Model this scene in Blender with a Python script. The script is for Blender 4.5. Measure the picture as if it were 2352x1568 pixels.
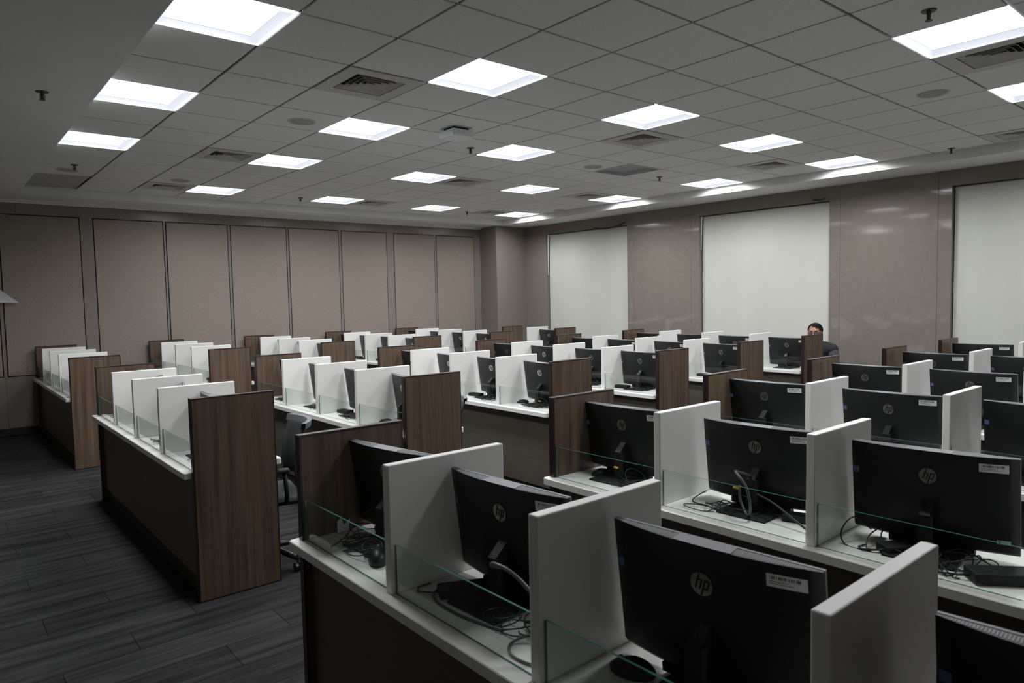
import bpy, bmesh, math, random
from mathutils import Vector, Matrix, Euler
R = random.Random(7)
for o in list(bpy.data.objects): bpy.data.objects.remove(o)
sc = bpy.context.scene
C = sc.collection

# ------------------------------------------------------------------ camera, world, exposure
CAMH = 1.72
F, YAW, PIT, ROL = 1599.464, 0.8716, -0.0633, -0.0203
d = Vector((math.cos(YAW)*math.cos(PIT), math.sin(YAW)*math.cos(PIT), math.sin(PIT)))
r = d.cross(Vector((0, 0, 1))).normalized(); u = r.cross(d)
r2 = r*math.cos(ROL)+u*math.sin(ROL); u2 = -r*math.sin(ROL)+u*math.cos(ROL)
cam = bpy.data.cameras.new('camera'); co = bpy.data.objects.new('camera', cam); C.objects.link(co)
M = Matrix((r2, u2, -d)).transposed().to_4x4(); M.translation = Vector((0, 0, CAMH)); co.matrix_world = M
cam.sensor_width = 36; cam.lens = 36*F/2352; cam.clip_start = .05; cam.clip_end = 60
cam.dof.use_dof = True; cam.dof.focus_distance = 6.0; cam.dof.aperture_fstop = 6.5
sc.camera = co
w = bpy.data.worlds.new('world'); sc.world = w; w.use_nodes = True
w.node_tree.nodes['Background'].inputs[0].default_value = (.6, .65, .75, 1)
w.node_tree.nodes['Background'].inputs[1].default_value = .02
vs = sc.view_settings
vs.view_transform = 'Standard'; vs.look = 'None'; vs.gamma = 1; vs.use_curve_mapping = False
vs.exposure = 0.0
LENS = 5.0             # glow of the lit troffer lenses
WATT, SPREAD = 23.5, 163   # lamp behind each lens and its beam

# ------------------------------------------------------------------ materials
def mat(name, col, rough=.5, metal=0, spec=.5, emit=None, es=0, noise=None, bump=0, nscale=None, trans=0, alpha=None):
    m = bpy.data.materials.new(name); m.use_nodes = True; nt = m.node_tree; b = nt.nodes['Principled BSDF']
    b.inputs['Base Color'].default_value = (*col, 1); b.inputs['Roughness'].default_value = rough
    b.inputs['Metallic'].default_value = metal; b.inputs['Specular IOR Level'].default_value = spec
    if trans: b.inputs['Transmission Weight'].default_value = trans
    if emit: b.inputs['Emission Color'].default_value = (*emit, 1); b.inputs['Emission Strength'].default_value = es
    if noise:                       # (scale vector, second colour, ramp lo, ramp hi)
        geo = nt.nodes.new('ShaderNodeNewGeometry'); mp = nt.nodes.new('ShaderNodeMapping')
        mp.inputs['Scale'].default_value = noise[0]
        n = nt.nodes.new('ShaderNodeTexNoise'); n.inputs['Scale'].default_value = 1; n.inputs['Detail'].default_value = 5
        n.inputs['Roughness'].default_value = .6
        rp = nt.nodes.new('ShaderNodeValToRGB'); rp.color_ramp.elements[0].position = noise[2]; rp.color_ramp.elements[1].position = noise[3]
        rp.color_ramp.elements[0].color = (*col, 1); rp.color_ramp.elements[1].color = (*noise[1], 1)
        nt.links.new(geo.outputs['Position'], mp.inputs[0]); nt.links.new(mp.outputs[0], n.inputs[0])
        nt.links.new(n.outputs[0], rp.inputs[0]); nt.links.new(rp.outputs[0], b.inputs['Base Color'])
        if bump:
            bp = nt.nodes.new('ShaderNodeBump'); bp.inputs['Strength'].default_value = bump; bp.inputs['Distance'].default_value = .002
            nt.links.new(n.outputs[0], bp.inputs['Height']); nt.links.new(bp.outputs[0], b.inputs['Normal'])
    return m
def object_tint(m, amt):            # each copy of a piece a little lighter or darker
    nt = m.node_tree; b = nt.nodes['Principled BSDF']; src = b.inputs['Base Color'].links[0].from_socket
    oi = nt.nodes.new('ShaderNodeObjectInfo'); mr = nt.nodes.new('ShaderNodeMapRange')
    mr.inputs['To Min'].default_value = 1-amt; mr.inputs['To Max'].default_value = 1+amt
    mx = nt.nodes.new('ShaderNodeVectorMath'); mx.operation = 'SCALE'
    nt.links.new(oi.outputs['Random'], mr.inputs[0]); nt.links.new(src, mx.inputs[0]); nt.links.new(mr.outputs[0], mx.inputs['Scale'])
    nt.links.new(mx.outputs[0], b.inputs['Base Color'])

m_tile = mat('ceiling_tile', (.78, .78, .765), .9, noise=((60, 60, 60), (.735, .735, .72), .4, .6))
m_gyps = mat('gypsum', (.78, .78, .77), .8, noise=((4, 4, 4), (.75, .75, .74), .4, .6))
m_dark = mat('dark_gap', (.02, .02, .02), .9)
m_back = mat('wall_backing', (.03, .027, .024), .9)
m_fabric = mat('wall_fabric', (.24, .203, .172), .85, spec=.2, noise=((260, 260, 30), (.305, .262, .228), .35, .65), bump=.3)
m_stone = mat('wall_stone', (.22, .192, .168), .05, spec=.75, noise=((14, 14, 14), (.245, .212, .185), .42, .7))
m_stone2 = mat('wall_stone_band', (.22, .19, .168), .2, spec=.4, noise=((14, 14, 14), (.225, .195, .172), .42, .7))
m_blind = mat('blind_cloth', (.60, .605, .555), .8, spec=.2, noise=((2, 2, .6), (.57, .575, .525), .4, .7))
m_sliver_housing = mat('sliver_and_housing', (.8, .85, .84), .4)  # access point housing, and the strip painted as light past the blinds
m_pane = mat('window_glass', (.02, .03, .035), .05)
m_carpet = mat('carpet', (.0155, .0155, .0155), .95, spec=.1, noise=((1.1, 17, 17), (.055, .055, .055), .36, .78), bump=.4)
object_tint(m_carpet, .2)
m_white = mat('white_laminate', (.82, .81, .79), .38, spec=.45)
m_top = mat('white_worktop', (.84, .83, .81), .3, spec=.5, noise=((3, 3, 3), (.80, .79, .77), .4, .6))
m_wood = mat('walnut_laminate', (.068, .043, .028), .42, spec=.4, noise=((26, 26, .9), (.150, .104, .073), .33, .68))
m_edge = mat('dark_edge_band', (.022, .010, .008), .32, spec=.5)
m_mod = mat('modesty_laminate', (.080, .068, .052), .5, noise=((6, 6, 30), (.092, .079, .062), .4, .6))
m_kick = mat('kickboard', (.012, .010, .009), .6)
m_black = mat('black_plastic', (.0085, .009, .0095), .42, spec=.35)
m_blackr = mat('black_matte_plastic', (.012, .0125, .013), .6, spec=.3)
m_vent = mat('vent_plastic', (.15, .155, .17), .45, spec=.5)
m_ventd = mat('vent_mesh', (.07, .072, .08), .55, spec=.4)
m_screen = mat('screen_glass', (.006, .006, .007), .08)
m_chrome = mat('badge_chrome', (.66, .63, .58), .24, metal=1)
m_sticker = mat('sticker_paper', (.62, .62, .62), .6)
m_ink = mat('barcode_ink', (.03, .03, .03), .7)
m_blue = mat('blue_sticker', (.10, .15, .34), .5)
m_pale = mat('pale_sticker', (.35, .45, .50), .5)
m_cable = mat('black_cable', (.012, .012, .013), .45)
m_cableg = mat('grey_cable', (.10, .10, .105), .4)
m_yellow = mat('yellow_connector', (.60, .32, .03), .4)
m_paper = mat('paper', (.75, .75, .80), .7)
m_chair = mat('chair_mesh', (.012, .013, .014), .75)
m_cframe = mat('chair_frame', (.11, .12, .14), .4)
m_cast = mat('caster_plastic', (.012, .012, .013), .3)
m_metal = mat('grey_metal', (.35, .34, .33), .35, metal=.9)
m_spr = mat('sprinkler_metal', (.10, .095, .09), .4, metal=.8)
m_off = mat('unlit_lens', (.34, .345, .37), .6)
m_grille = mat('vent_paint', (.55, .54, .52), .6)
m_disc = mat('speaker_grille', (.40, .40, .39), .8)
m_lens = mat('troffer_lens', (.8, .8, .8), .5, emit=(.90, .95, 1.0), es=LENS)
m_lensb = mat('troffer_reflector', (.10, .10, .10), .6, emit=(.84, .89, 1.0), es=.80)  # emission paints in the glow the reflector would catch from the lens
m_ring = mat('troffer_rim', (.8, .8, .8), .5, emit=(.92, .96, 1.0), es=1.6)  # painted glow, so the rim looks as bright as the lens
m_led = mat('blue_led', (.1, .1, .8), .5, emit=(.15, .2, 1.0), es=4)
m_skin = mat('skin', (.30, .155, .095), .5)
m_hair = mat('hair', (.006, .0055, .005), .85, spec=.15)
m_vest = mat('dark_sweater', (.018, .019, .022), .85)
m_shirt = mat('checked_shirt', (.10, .095, .11), .8, noise=((70, 70, 70), (.04, .04, .05), .45, .55))
m_trou = mat('trousers', (.02, .02, .025), .8)
m_gls = mat('spectacle_lens', (.16, .11, .15), .1)
def glass_mat(name, tint, edge):
    m = bpy.data.materials.new(name); m.use_nodes = True; nt = m.node_tree; nt.nodes.remove(nt.nodes['Principled BSDF'])
    out = nt.nodes['Material Output']; t = nt.nodes.new('ShaderNodeBsdfTransparent'); t.inputs[0].default_value = (*tint, 1)
    g = nt.nodes.new('ShaderNodeBsdfGlossy'); g.inputs['Roughness'].default_value = .03
    fr = nt.nodes.new('ShaderNodeFresnel'); fr.inputs[0].default_value = 1.5; mx = nt.nodes.new('ShaderNodeMixShader')
    gg = nt.nodes.new('ShaderNodeNewGeometry'); sb = nt.nodes.new('ShaderNodeMath'); sb.operation = 'SUBTRACT'; sb.inputs[0].default_value = 1
    ml = nt.nodes.new('ShaderNodeMath'); ml.operation = 'MULTIPLY'; nt.links.new(gg.outputs['Backfacing'], sb.inputs[1])
    nt.links.new(fr.outputs[0], ml.inputs[0]); nt.links.new(sb.outputs[0], ml.inputs[1])
    nt.links.new(ml.outputs[0], mx.inputs[0]); nt.links.new(t.outputs[0], mx.inputs[1]); nt.links.new(g.outputs[0], mx.inputs[2])
    nt.links.new(mx.outputs[0], out.inputs[0]); return m
m_glass = glass_mat('clear_glass', (.935, .965, .95), None)
m_gedge = mat('glass_edge', (.055, .18, .145), .15, spec=.8)

# ------------------------------------------------------------------ mesh helpers
class MB:
    def __init__(s): s.bm = bmesh.new()
    def box(s, x0, x1, y0, y1, z0, z1, bev=0, mi=0, seg=1):
        vs = [s.bm.verts.new(p) for p in ((x0,y0,z0),(x1,y0,z0),(x1,y1,z0),(x0,y1,z0),(x0,y0,z1),(x1,y0,z1),(x1,y1,z1),(x0,y1,z1))]
        fs = [s.bm.faces.new([vs[i] for i in f]) for f in ((3,2,1,0),(4,5,6,7),(0,1,5,4),(1,2,6,5),(2,3,7,6),(3,0,4,7))]
        for f in fs: f.material_index = mi
        if bev:
            es = list({e for f in fs for e in f.edges})
            res = bmesh.ops.bevel(s.bm, geom=es, offset=bev, segments=seg, affect='EDGES', profile=.5)
            for f in res['faces']: f.material_index = mi
        return s
    def face(s, pts, mi=0):
        f = s.bm.faces.new([s.bm.verts.new(p) for p in pts]); f.material_index = mi; return s
    def prism(s, poly, axis, a, b, mi=0):      # poly = list of 2-D points, extruded along axis
        def P(q, t): return {'x': (t, q[0], q[1]), 'y': (q[0], t, q[1]), 'z': (q[0], q[1], t)}[axis]
        A = [s.bm.verts.new(P(q, a)) for q in poly]; B = [s.bm.verts.new(P(q, b)) for q in poly]
        n = len(poly); fs = [s.bm.faces.new(A[::-1]), s.bm.faces.new(B)]
        for i in range(n): fs.append(s.bm.faces.new((A[i], A[(i+1) % n], B[(i+1) % n], B[i])))
        for f in fs: f.material_index = mi
        return s
    def cyl(s, c, rr, h, n=20, r2=None, axis='z', mi=0):
        r2 = rr if r2 is None else r2; P = []
        for rad, t in ((rr, 0), (r2, h)):
            ring = []
            for i in range(n):
                a = 2*math.pi*i/n; q = (rad*math.cos(a), rad*math.sin(a))
                v = {'z': (q[0], q[1], t), 'x': (t, q[0], q[1]), 'y': (q[0], t, q[1])}[axis]
                ring.append(s.bm.verts.new(Vector(c)+Vector(v)))
            P.append(ring)
        fs = [s.bm.faces.new(P[0][::-1]), s.bm.faces.new(P[1])]
        for i in range(n): fs.append(s.bm.faces.new((P[0][i], P[0][(i+1) % n], P[1][(i+1) % n], P[1][i])))
        for f in fs: f.material_index = mi
        return s
    def tube(s, pts, rad, n=6, mi=0):
        pts = [Vector(p) for p in pts]; rings = []; up = Vector((.13, .21, 1)).normalized()
        for i, p in enumerate(pts):
            t = (pts[min(i+1, len(pts)-1)]-pts[max(i-1, 0)])
            t = t.normalized() if t.length > 1e-9 else Vector((1, 0, 0))
            a = t.cross(up); a = a.normalized() if a.length > 1e-4 else t.orthogonal().normalized(); b = t.cross(a)
            up = -b if False else up
            rings.append([s.bm.verts.new(p+a*rad*math.cos(2*math.pi*k/n)+b*rad*math.sin(2*math.pi*k/n)) for k in range(n)])
        for A, B in zip(rings, rings[1:]):
            for k in range(n):
                f = s.bm.faces.new((A[k], A[(k+1) % n], B[(k+1) % n], B[k])); f.material_index = mi; f.smooth = True
        s.bm.faces.new(rings[0][::-1]).material_index = mi; s.bm.faces.new(rings[-1]).material_index = mi
        return s
    def ell(s, c, rx, ry, rz, nu=16, nv=10, mi=0):
        top = s.bm.verts.new((c[0], c[1], c[2]+rz)); bot = s.bm.verts.new((c[0], c[1], c[2]-rz)); rows = []
        for j in range(1, nv):
            t = math.pi*j/nv
            rows.append([s.bm.verts.new((c[0]+rx*math.sin(t)*math.cos(2*math.pi*i/nu), c[1]+ry*math.sin(t)*math.sin(2*math.pi*i/nu), c[2]+rz*math.cos(t))) for i in range(nu)])
        fs = []
        for i in range(nu):
            k = (i+1) % nu
            fs.append(s.bm.faces.new((top, rows[0][i], rows[0][k]))); fs.append(s.bm.faces.new((bot, rows[-1][k], rows[-1][i])))
            for j in range(nv-2): fs.append(s.bm.faces.new((rows[j][i], rows[j+1][i], rows[j+1][k], rows[j][k])))
        for f in fs: f.material_index = mi; f.smooth = True
        return s
    def mesh(s, name, mats, smooth=False):
        bmesh.ops.recalc_face_normals(s.bm, faces=s.bm.faces)
        me = bpy.data.meshes.new(name)
        if smooth:
            for f in s.bm.faces: f.smooth = True
        s.bm.to_mesh(me); s.bm.free()
        for m in (mats if isinstance(mats, (list, tuple)) else [mats]): me.materials.append(m)
        return me
def obj(name, me, parent=None, loc=(0, 0, 0), rot=(0, 0, 0)):
    o = bpy.data.objects.new(name, me); C.objects.link(o); o.location = loc; o.rotation_euler = rot
    if parent: o.parent = parent
    return o
def part(name, mb, m, parent=None, loc=(0, 0, 0), rot=(0, 0, 0), smooth=False): return obj(name, mb.mesh(name, m, smooth), parent, loc, rot)
def struct(name, mb, m): o = part(name, mb, m); o['kind'] = 'structure'; return o
def tag(o, label, cat, group=None):
    o['label'] = label; o['category'] = cat
    if group: o['group'] = group
    return o
def thing(name, label, cat, loc=(0, 0, 0), rz=0, group=None):
    o = bpy.data.objects.new(name, None); C.objects.link(o); o.location = loc; o.rotation_euler = (0, 0, rz); o.empty_display_size = .1
    return tag(o, label, cat, group)
def dup(root, loc, rz=0, label=None, group=None, skip=()):
    rr = root.copy(); C.objects.link(rr); rr.location = loc; rr.rotation_euler = (0, 0, rz)
    if label: rr['label'] = label
    if group: rr['group'] = group
    for ch in kids(root):
        if ch.name.split('.')[0] in skip: continue
        c = ch.copy(); C.objects.link(c); c.parent = rr
        for g in kids(ch):
            e = g.copy(); C.objects.link(e); e.parent = c
    return rr
KIDS = {}
def kids(o):
    if o.name not in KIDS: KIDS[o.name] = list(o.children)
    return KIDS[o.name]

# ------------------------------------------------------------------ the room
ZB, ZT = 3.15, 3.25                         # gypsum border, tile plane
XL, XR, YN, YF = -2.6, 9.60, -3.2, 11.43    # room limits
TX0, TX1, TY0, TY1 = .98, 8.87, -1.5, 10.78 # tray of the tiled ceiling
GX, GY = 1.6137, 3.6159                     # grid origin (i = 0, j = 0)

fl = struct('floor', MB().box(XL-.1, XR+.2, YN-.1, YF+.1, -.12, -.006), m_carpet)
pl = MB().box(0, .998, 0, .248, -.006, 0, bev=.001).mesh('carpet_plank', m_carpet)
spots = []
for j in range(60):
    y = YN+.25*j
    if y > YF-.24: continue
    off = (j % 3)*.333
    for i in range(-1, 13):
        x = XL+i+off
        if x < XL-.01 or x > XR-.9: continue
        spots.append((math.hypot(x+.5, y-.0)+ (0 if (x < 2.4 and y > .9) else 6), x, y))
spots.sort()
for k, x, y in spots[:296]: obj('carpet_plank', pl, fl, (x, y, 0))
rest = MB()
for k, x, y in spots[296:]: rest.box(x, x+.994, y, y+.244, -.006, 0)
o = part('carpet_field', rest, m_carpet, fl); o['kind'] = 'stuff'

# ceiling: border of plasterboard, dark void above the grid, tiles as pieces
cb = MB()
cb.box(XL-.1, TX0, YN-.1, YF+.1, ZB, ZB+.3); cb.box(TX1, XR+.2, YN-.1, YF+.1, ZB, ZB+.3)
cb.box(TX0, TX1, TY1, YF+.1, ZB, ZB+.3); cb.box(TX0, TX1, YN-.1, TY0, ZB, ZB+.3)
ceil = struct('ceiling', cb, m_gyps)
part('grid_backing', MB().box(TX0, TX1, TY0, TY1, ZT+.060, ZT+.09), m_dark, ceil)
LIT = [(2,-4),(-1,0),(-1,3),(-1,6),(2,0),(2,3),(2,6),(2,10),(5,-4),(5,0),(5,3),(5,6),(5,10),(8,-4),(8,0),(8,6),(8,10),(11,-4),(11,0),(11,3),(11,6),(11,10)]
OFF = [(8,3)]
VENT = [(1,1),(1,6),(1,10),(6,6),(6,10),(6,1),(10,6),(10,10),(10,1),(6,-4),(11,-3)]
HATCH = [(-1,10),(-1,11)]
g = .0085
def tile_mesh(w, h): return MB().box(g, w-g, g, h-g, ZT, ZT+.014, bev=.0015).mesh('ceiling_tile', m_tile)
tm = {}
for i in range(-1, 13):
    for j in range(-8, 12):
        if (i, j) in LIT+OFF+VENT+HATCH: continue
        x0, y0 = GX+.6*i, GY+.6*j
        w_, h_ = min(.6, TX1-x0), min(.6, TY1-y0)
        if y0 < TY0: h_ = .6-(TY0-y0); y0 = TY0
        if w_ < .03 or h_ < .03: continue
        key = (round(w_, 3), round(h_, 3))
        if key not in tm: tm[key] = tile_mesh(*key)
        obj('ceiling_tile', tm[key], ceil, (x0, y0, 0))
part('edge_strip', MB().box(TX0, GX-.6-.003, TY0, TY1, ZT, ZT+.014), m_tile, ceil)
# open hatch at the far left: dark void with a board lying a little higher
hx, hy = GX-.6, GY+6
part('hatch_board', MB().box(hx+.004, hx+.59, hy+.01, TY1-.012, ZT+.011, ZT+.0155), mat('hatch_board', (.42, .42, .42), .8), ceil)
# cornice along the panelled wall and light edge bead of the tray
t = struct('trim_1', MB().box(XL, 8.80, YF-.10, YF, ZB-.022, ZB, bev=.003), m_gyps)
t = struct('trim_2', MB().box(XL, 8.80, YF-.035, YF, ZB-.04, ZB-.022, bev=.003), m_gyps)

# left wall: stone ground with upholstered panels
wl = struct('wall_left', MB().box(XL-.1, XR+.2, YF+.028, YF+.15, 0, ZB), m_back)
def slab(x0, x1, z0, z1): part('stone_slab', MB().box(x0, x1, YF, YF+.028, z0, z1, bev=.0012), m_stone2, wl)
PX = [(-2.5, -1.30), (-1.14, -.24), (-.19, .75), (.81, 1.72), (1.90, 2.80), (2.85, 3.74), (3.80, 4.70), (4.755, 5.65), (5.715, 6.61), (6.78, 7.67), (7.73, 8.636)]
PZ0, PZ1 = .80, 2.95
edges = [XL, -1.22, -.215, .78, 1.81, 2.825, 3.77, 4.728, 5.68, 6.70, 7.70, 8.808]
for a, b in zip(edges, edges[1:]):
    slab(a, b-.002, .10, PZ0-.012)
for a, b in ((XL, 1.0), (1.0, 4.32), (4.32, 7.4), (7.4, 8.808)): slab(a, b-.002, PZ1+.012, ZB)
prev = XL
for a, b in PX:
    if a-.012-prev > .005: slab(prev, a-.012, PZ0-.012, PZ1+.012)
    part('fabric_panel', MB().box(a, b, YF-.006, YF+.03, PZ0, PZ1, bev=.004, seg=2), m_fabric, wl)
    prev = b+.012
slab(prev, 8.808, PZ0-.012, PZ1+.012)
struct('baseboard_left', MB().box(XL, 8.808, YF-.004, YF+.02, 0, .098, bev=.002), m_kick)
# corner column
struct('trim_3', MB().box(8.808, XR+.03, 10.90, YF, 0, ZB, bev=.004), m_stone2)

# right wall with three blinded windows
wr = struct('wall_right', MB().box(XR+.16, XR+.28, YN, YF, 0, ZB), m_back)
ZH, ZS = 2.96, .62
WIN = [(8.19, 10.29), (4.57, 6.68), (.95, 3.07), (-2.67, -.55)]
def rs(y0, y1, z0, z1, m=None): part('stone_slab', MB().box(XR, XR+.16, y0+.0012, y1-.0012, z0, z1, bev=.0012), m or m_stone, wr)
rs(10.29, 10.905, 0, ZB, m_stone2)
rs(8.04, 8.19, 0, ZH); rs(6.84, 8.04, 0, ZB-.001); rs(6.68, 6.84, 0, ZH)
rs(4.42, 4.57, 0, ZH); rs(3.22, 4.42, 0, ZB-.001); rs(3.07, 3.22, 0, ZH)
rs(.80, .95, 0, ZH); rs(-.40, .80, 0, ZB-.001); rs(-.55, -.40, 0, ZH); rs(YN, -2.67, 0, ZB)
for y0, y1 in ((8.04, 10.29), (4.42, 6.84), (.80, 3.22), (-2.67, -.40)): rs(y0, y1, ZH, ZB, m_stone2)
for y0, y1 in WIN: rs(y0, y1, 0, ZS)
bl = ['cream roller blind on window beside the corner column', 'cream roller blind on middle window behind the seated person', 'cream roller blind on window at right edge of photo', '']
for n, (y0, y1) in enumerate(WIN[:3]):
    wn = struct('window_%d' % (n+1), MB().box(XR+.115, XR+.15, y0, y0+.05, ZS, ZH).box(XR+.115, XR+.15, y1-.05, y1, ZS, ZH).box(XR+.115, XR+.15, y0+.05, y1-.05, ZS, ZS+.05).box(XR+.115, XR+.15, y0+.05, y1-.05, ZH-.05, ZH).box(XR+.12, XR+.145, (y0+y1)/2-.025, (y0+y1)/2+.025, ZS+.05, ZH-.05), m_metal)
    part('window_pane', MB().box(XR+.128, XR+.134, y0+.05, y1-.05, ZS+.05, ZH-.05), m_pane, wn)
    b = thing('roller_blind', bl[n], 'blind', (XR+.07, 0, 0), 0, 'cream roller blinds on the right wall')
    gap = .012
    me = MB(); N = 24; rows = []
    # cloth with the faintest waves, slightly skewed so that a sliver opens at its upper left
    for k in range(13):
        z = ZS-.0+.06+(ZH-.03-ZS-.06)*k/12
        sk = .0 if n == 2 else max(0, (z-2.0)/.9)*.020
        row = []
        for q in range(N+1):
            y = y0+gap+(y1-gap-sk-y0-gap)*q/N
            x = .007*math.sin(y*5+n)*(1-k/12)+.008*math.exp(-((y-(y0+.45-.35*k/12))/.12)**2)*(1-k/12)
            row.append(me.bm.verts.new((x, y, z)))
        rows.append(row)
    for A, B in zip(rows, rows[1:]):
        for q in range(N): me.bm.faces.new((A[q], A[q+1], B[q+1], B[q])).smooth = True
    cl = obj('cloth', me.mesh('blind_cloth', m_blind), b)
    part('roller_tube', MB().cyl((.014, y0+.01, ZH-.028), .022, y1-y0-.02, 14, axis='y'), m_blind, b)
    part('bottom_bar', MB().box(-.009, .009, y0+gap, y1-gap, ZS+.035, ZS+.062, bev=.003), m_blind, b)
    if n < 2:
        zt = ZH-.005; zb = 2.15 if n == 0 else 2.42
        part('side_rail', MB().prism([(y1-.004, zt), (y1-.030, zt), (y1-.006, zb)], 'x', -.035, -.022), m_sliver_housing, b)  # no real rail: tapered white strip stands in for light past the blind
# walls behind the camera
m_paint = mat('wall_paint', (.62, .61, .58), .7)
struct('wall_back', MB().box(XL-.1, XR+.2, YN-.12, YN, 0, ZB), m_paint)
struct('wall_front', MB().box(XL-.12, XL, YN, YF, 0, ZB), m_paint)
# loose cable over the corner window
tag(part('loose_cable', MB().tube([(XR-.018, 8.98+(-.75)*k/14.0, 2.985-.055*math.sin(math.pi*k/14)-.012+.035*k/14) for k in range(15)], .011, 8), m_cable), 'black cable sagging over the head of the window beside corner column', 'cable')
tag(part('loose_cable', MB().tube([(XR-.014, 4.80-.18*k/8.0, 2.995-.012*math.sin(math.pi*k/8)) for k in range(9)], .008, 8), m_cable), 'short black cable end above the middle blind', 'cable')

# ------------------------------------------------------------------ ceiling fixtures
def troffer(lens, ringm, refl):
    t = thing('ceiling_light', 'x', 'light')
    a, b2, c = .004, .024, .062
    mb = MB()   # rim
    for (x0, x1, y0, y1) in ((a,.6-a,a,b2),(a,.6-a,.6-b2,.6-a),(a,b2,b2,.6-b2),(.6-b2,.6-a,b2,.6-b2)): mb.box(x0, x1, y0, y1, -.003, .006)
    part('rim', mb, ringm, t)
    mb = MB(); z0, z1 = .0, .030
    o1 = [(b2,b2),(.6-b2,b2),(.6-b2,.6-b2),(b2,.6-b2)]; i1 = [(c,b2+.012),(.6-c,b2+.012),(.6-c,.6-b2-.012),(c,.6-b2-.012)]
    for k in range(4):
        p, q = o1[k], o1[(k+1) % 4]; s_, t_ = i1[k], i1[(k+1) % 4]
        mb.face([(*p, z0), (*q, z0), (*t_, z1), (*s_, z1)])
    part('reflector', mb, refl, t)
    part('lens', MB().face([(*p, z1+.0025) for p in i1[::-1]]), lens, t)
    if lens is m_lens:
        ld = bpy.data.lights.new('lamp', 'AREA'); ld.shape = 'SQUARE'; ld.size = .44; ld.energy = WATT; ld.spread = math.radians(SPREAD); ld.color = (.98, .99, 1.0)
        lo = bpy.data.objects.new('lamp', ld); C.objects.link(lo); lo.parent = t; lo.location = (.3, .3, z1-.001)
    return t
tlit = troffer(m_lens, m_ring, m_lensb)
colw = {-1: 'beside left bulkhead', 2: 'second line from left bulkhead', 5: 'third line from left bulkhead', 8: 'fourth line from left bulkhead', 11: 'line along the window wall'}
roww = {-4: 'almost overhead', 0: 'in nearest full row', 3: 'in middle row', 6: 'in row beyond the middle', 10: 'in row nearest panelled wall'}
first = True
for (i, j) in LIT:
    lab = 'square lit ceiling light, %s, %s' % (colw[i], roww[j]); loc = (GX+.6*i, GY+.6*j, ZT)
    if first: o = tlit; o.location = loc; o['label'] = lab; o['group'] = 'lit ceiling lights'; first = False
    else: o = dup(tlit, loc, 0, lab, 'lit ceiling lights')
to = troffer(m_off, m_grille, m_off); to.location = (GX+.6*8, GY+.6*3, ZT); to['label'] = 'unlit square ceiling light panel, grey, amid the lit ones'

def make_vent():
    t = thing('air_vent', 'x', 'vent')
    mb = MB(); e = .11
    for (x0, x1, y0, y1) in ((.008,.592,.008,e),(.008,.592,.6-e,.592),(.008,e,e,.6-e),(.6-e,.592,e,.6-e)): mb.box(x0, x1, y0, y1, -.004, .010)
    part('frame', mb, m_grille, t)
    part('throat', MB().box(e, .6-e, e, .6-e, .030, .034), m_dark, t)
    for k in range(5):
        a = e+.008+.036*k; b = .6-a; mb = MB(); w_ = .016
        z0, z1 = -.003, .022
        O = [(a,a),(b,a),(b,b),(a,b)]; I = [(a+w_+.010,a+w_+.010),(b-w_-.010,a+w_+.010),(b-w_-.010,b-w_-.010),(a+w_+.010,b-w_-.010)]
        for q in range(4):
            p, p2 = O[q], O[(q+1) % 4]; s_, s2 = I[q], I[(q+1) % 4]
            mb.face([(*p, z0), (*p2, z0), (*s2, z1), (*s_, z1)])
            mb.face([(*p, z0), (*p2, z0), (p2[0], p2[1], z0+.002), (p[0], p[1], z0+.002)])
        part('louvre', mb, m_grille, t)
    return t
vt = make_vent(); first = True
vl = {(1,1): 'large, nearest the camera', (1,6): 'between bulkhead lights and second light line', (1,10): 'far left, nearest panelled wall', (6,6): 'mid ceiling, beyond third light line',
      (6,10): 'far centre, nearest panelled wall', (6,1): 'mid ceiling, behind nearest centre light', (10,6): 'close to window wall, beyond the middle', (10,10): 'far corner, by the column',
      (10,1): 'close to window wall, before its nearest light', (6,-4): 'cut by photo right edge, beside bright light', (11,-3): 'at right edge above window wall border'}
for k in VENT:
    lab = 'square louvred ceiling vent, '+vl[k]; loc = (GX+.6*k[0], GY+.6*k[1], ZT)
    if first: vt.location = loc; vt['label'] = lab; vt['group'] = 'ceiling air vents'; first = False
    else: dup(vt, loc, 0, lab, 'ceiling air vents')
# round speakers
sp = thing('ceiling_speaker', 'x', 'speaker')
part('grille', MB().cyl((0, 0, -.006), .085, .006, 28, r2=.095), m_disc, sp)
mb = MB(); n = 28
for q in range(n):
    a0, a1 = 2*math.pi*q/n, 2*math.pi*(q+1)/n
    P = lambda rr, a, z: (rr*math.cos(a), rr*math.sin(a), z)
    mb.face([P(.095, a0, -.004), P(.095, a1, -.004), P(.108, a1, -.010), P(.108, a0, -.010)]); mb.face([P(.108, a0, -.010), P(.108, a1, -.010), P(.115, a1, 0), P(.115, a0, 0)])
part('bezel', mb, m_grille, sp)
SP = [((1.55, 3.55), 'nearest, left of a lit light'), ((1.5, 9.5), 'far left near panelled wall'), ((-.5, 9.4), 'beside the left bulkhead near open hatch'), ((7.6, 3.6), 'beside the unlit light panel'), ((7.55, -2.5), 'at upper right of photo'), ((11.85, 8.95), 'in far corner beside last light')]
for q, ((i, j), s_) in enumerate(SP):
    loc = (GX+.6*i, GY+.6*j, ZT); lab = 'round white ceiling speaker, '+s_
    if q == 0: sp.location = loc; sp['label'] = lab; sp['group'] = 'round ceiling speakers'
    else: dup(sp, loc, 0, lab, 'round ceiling speakers')
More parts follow.
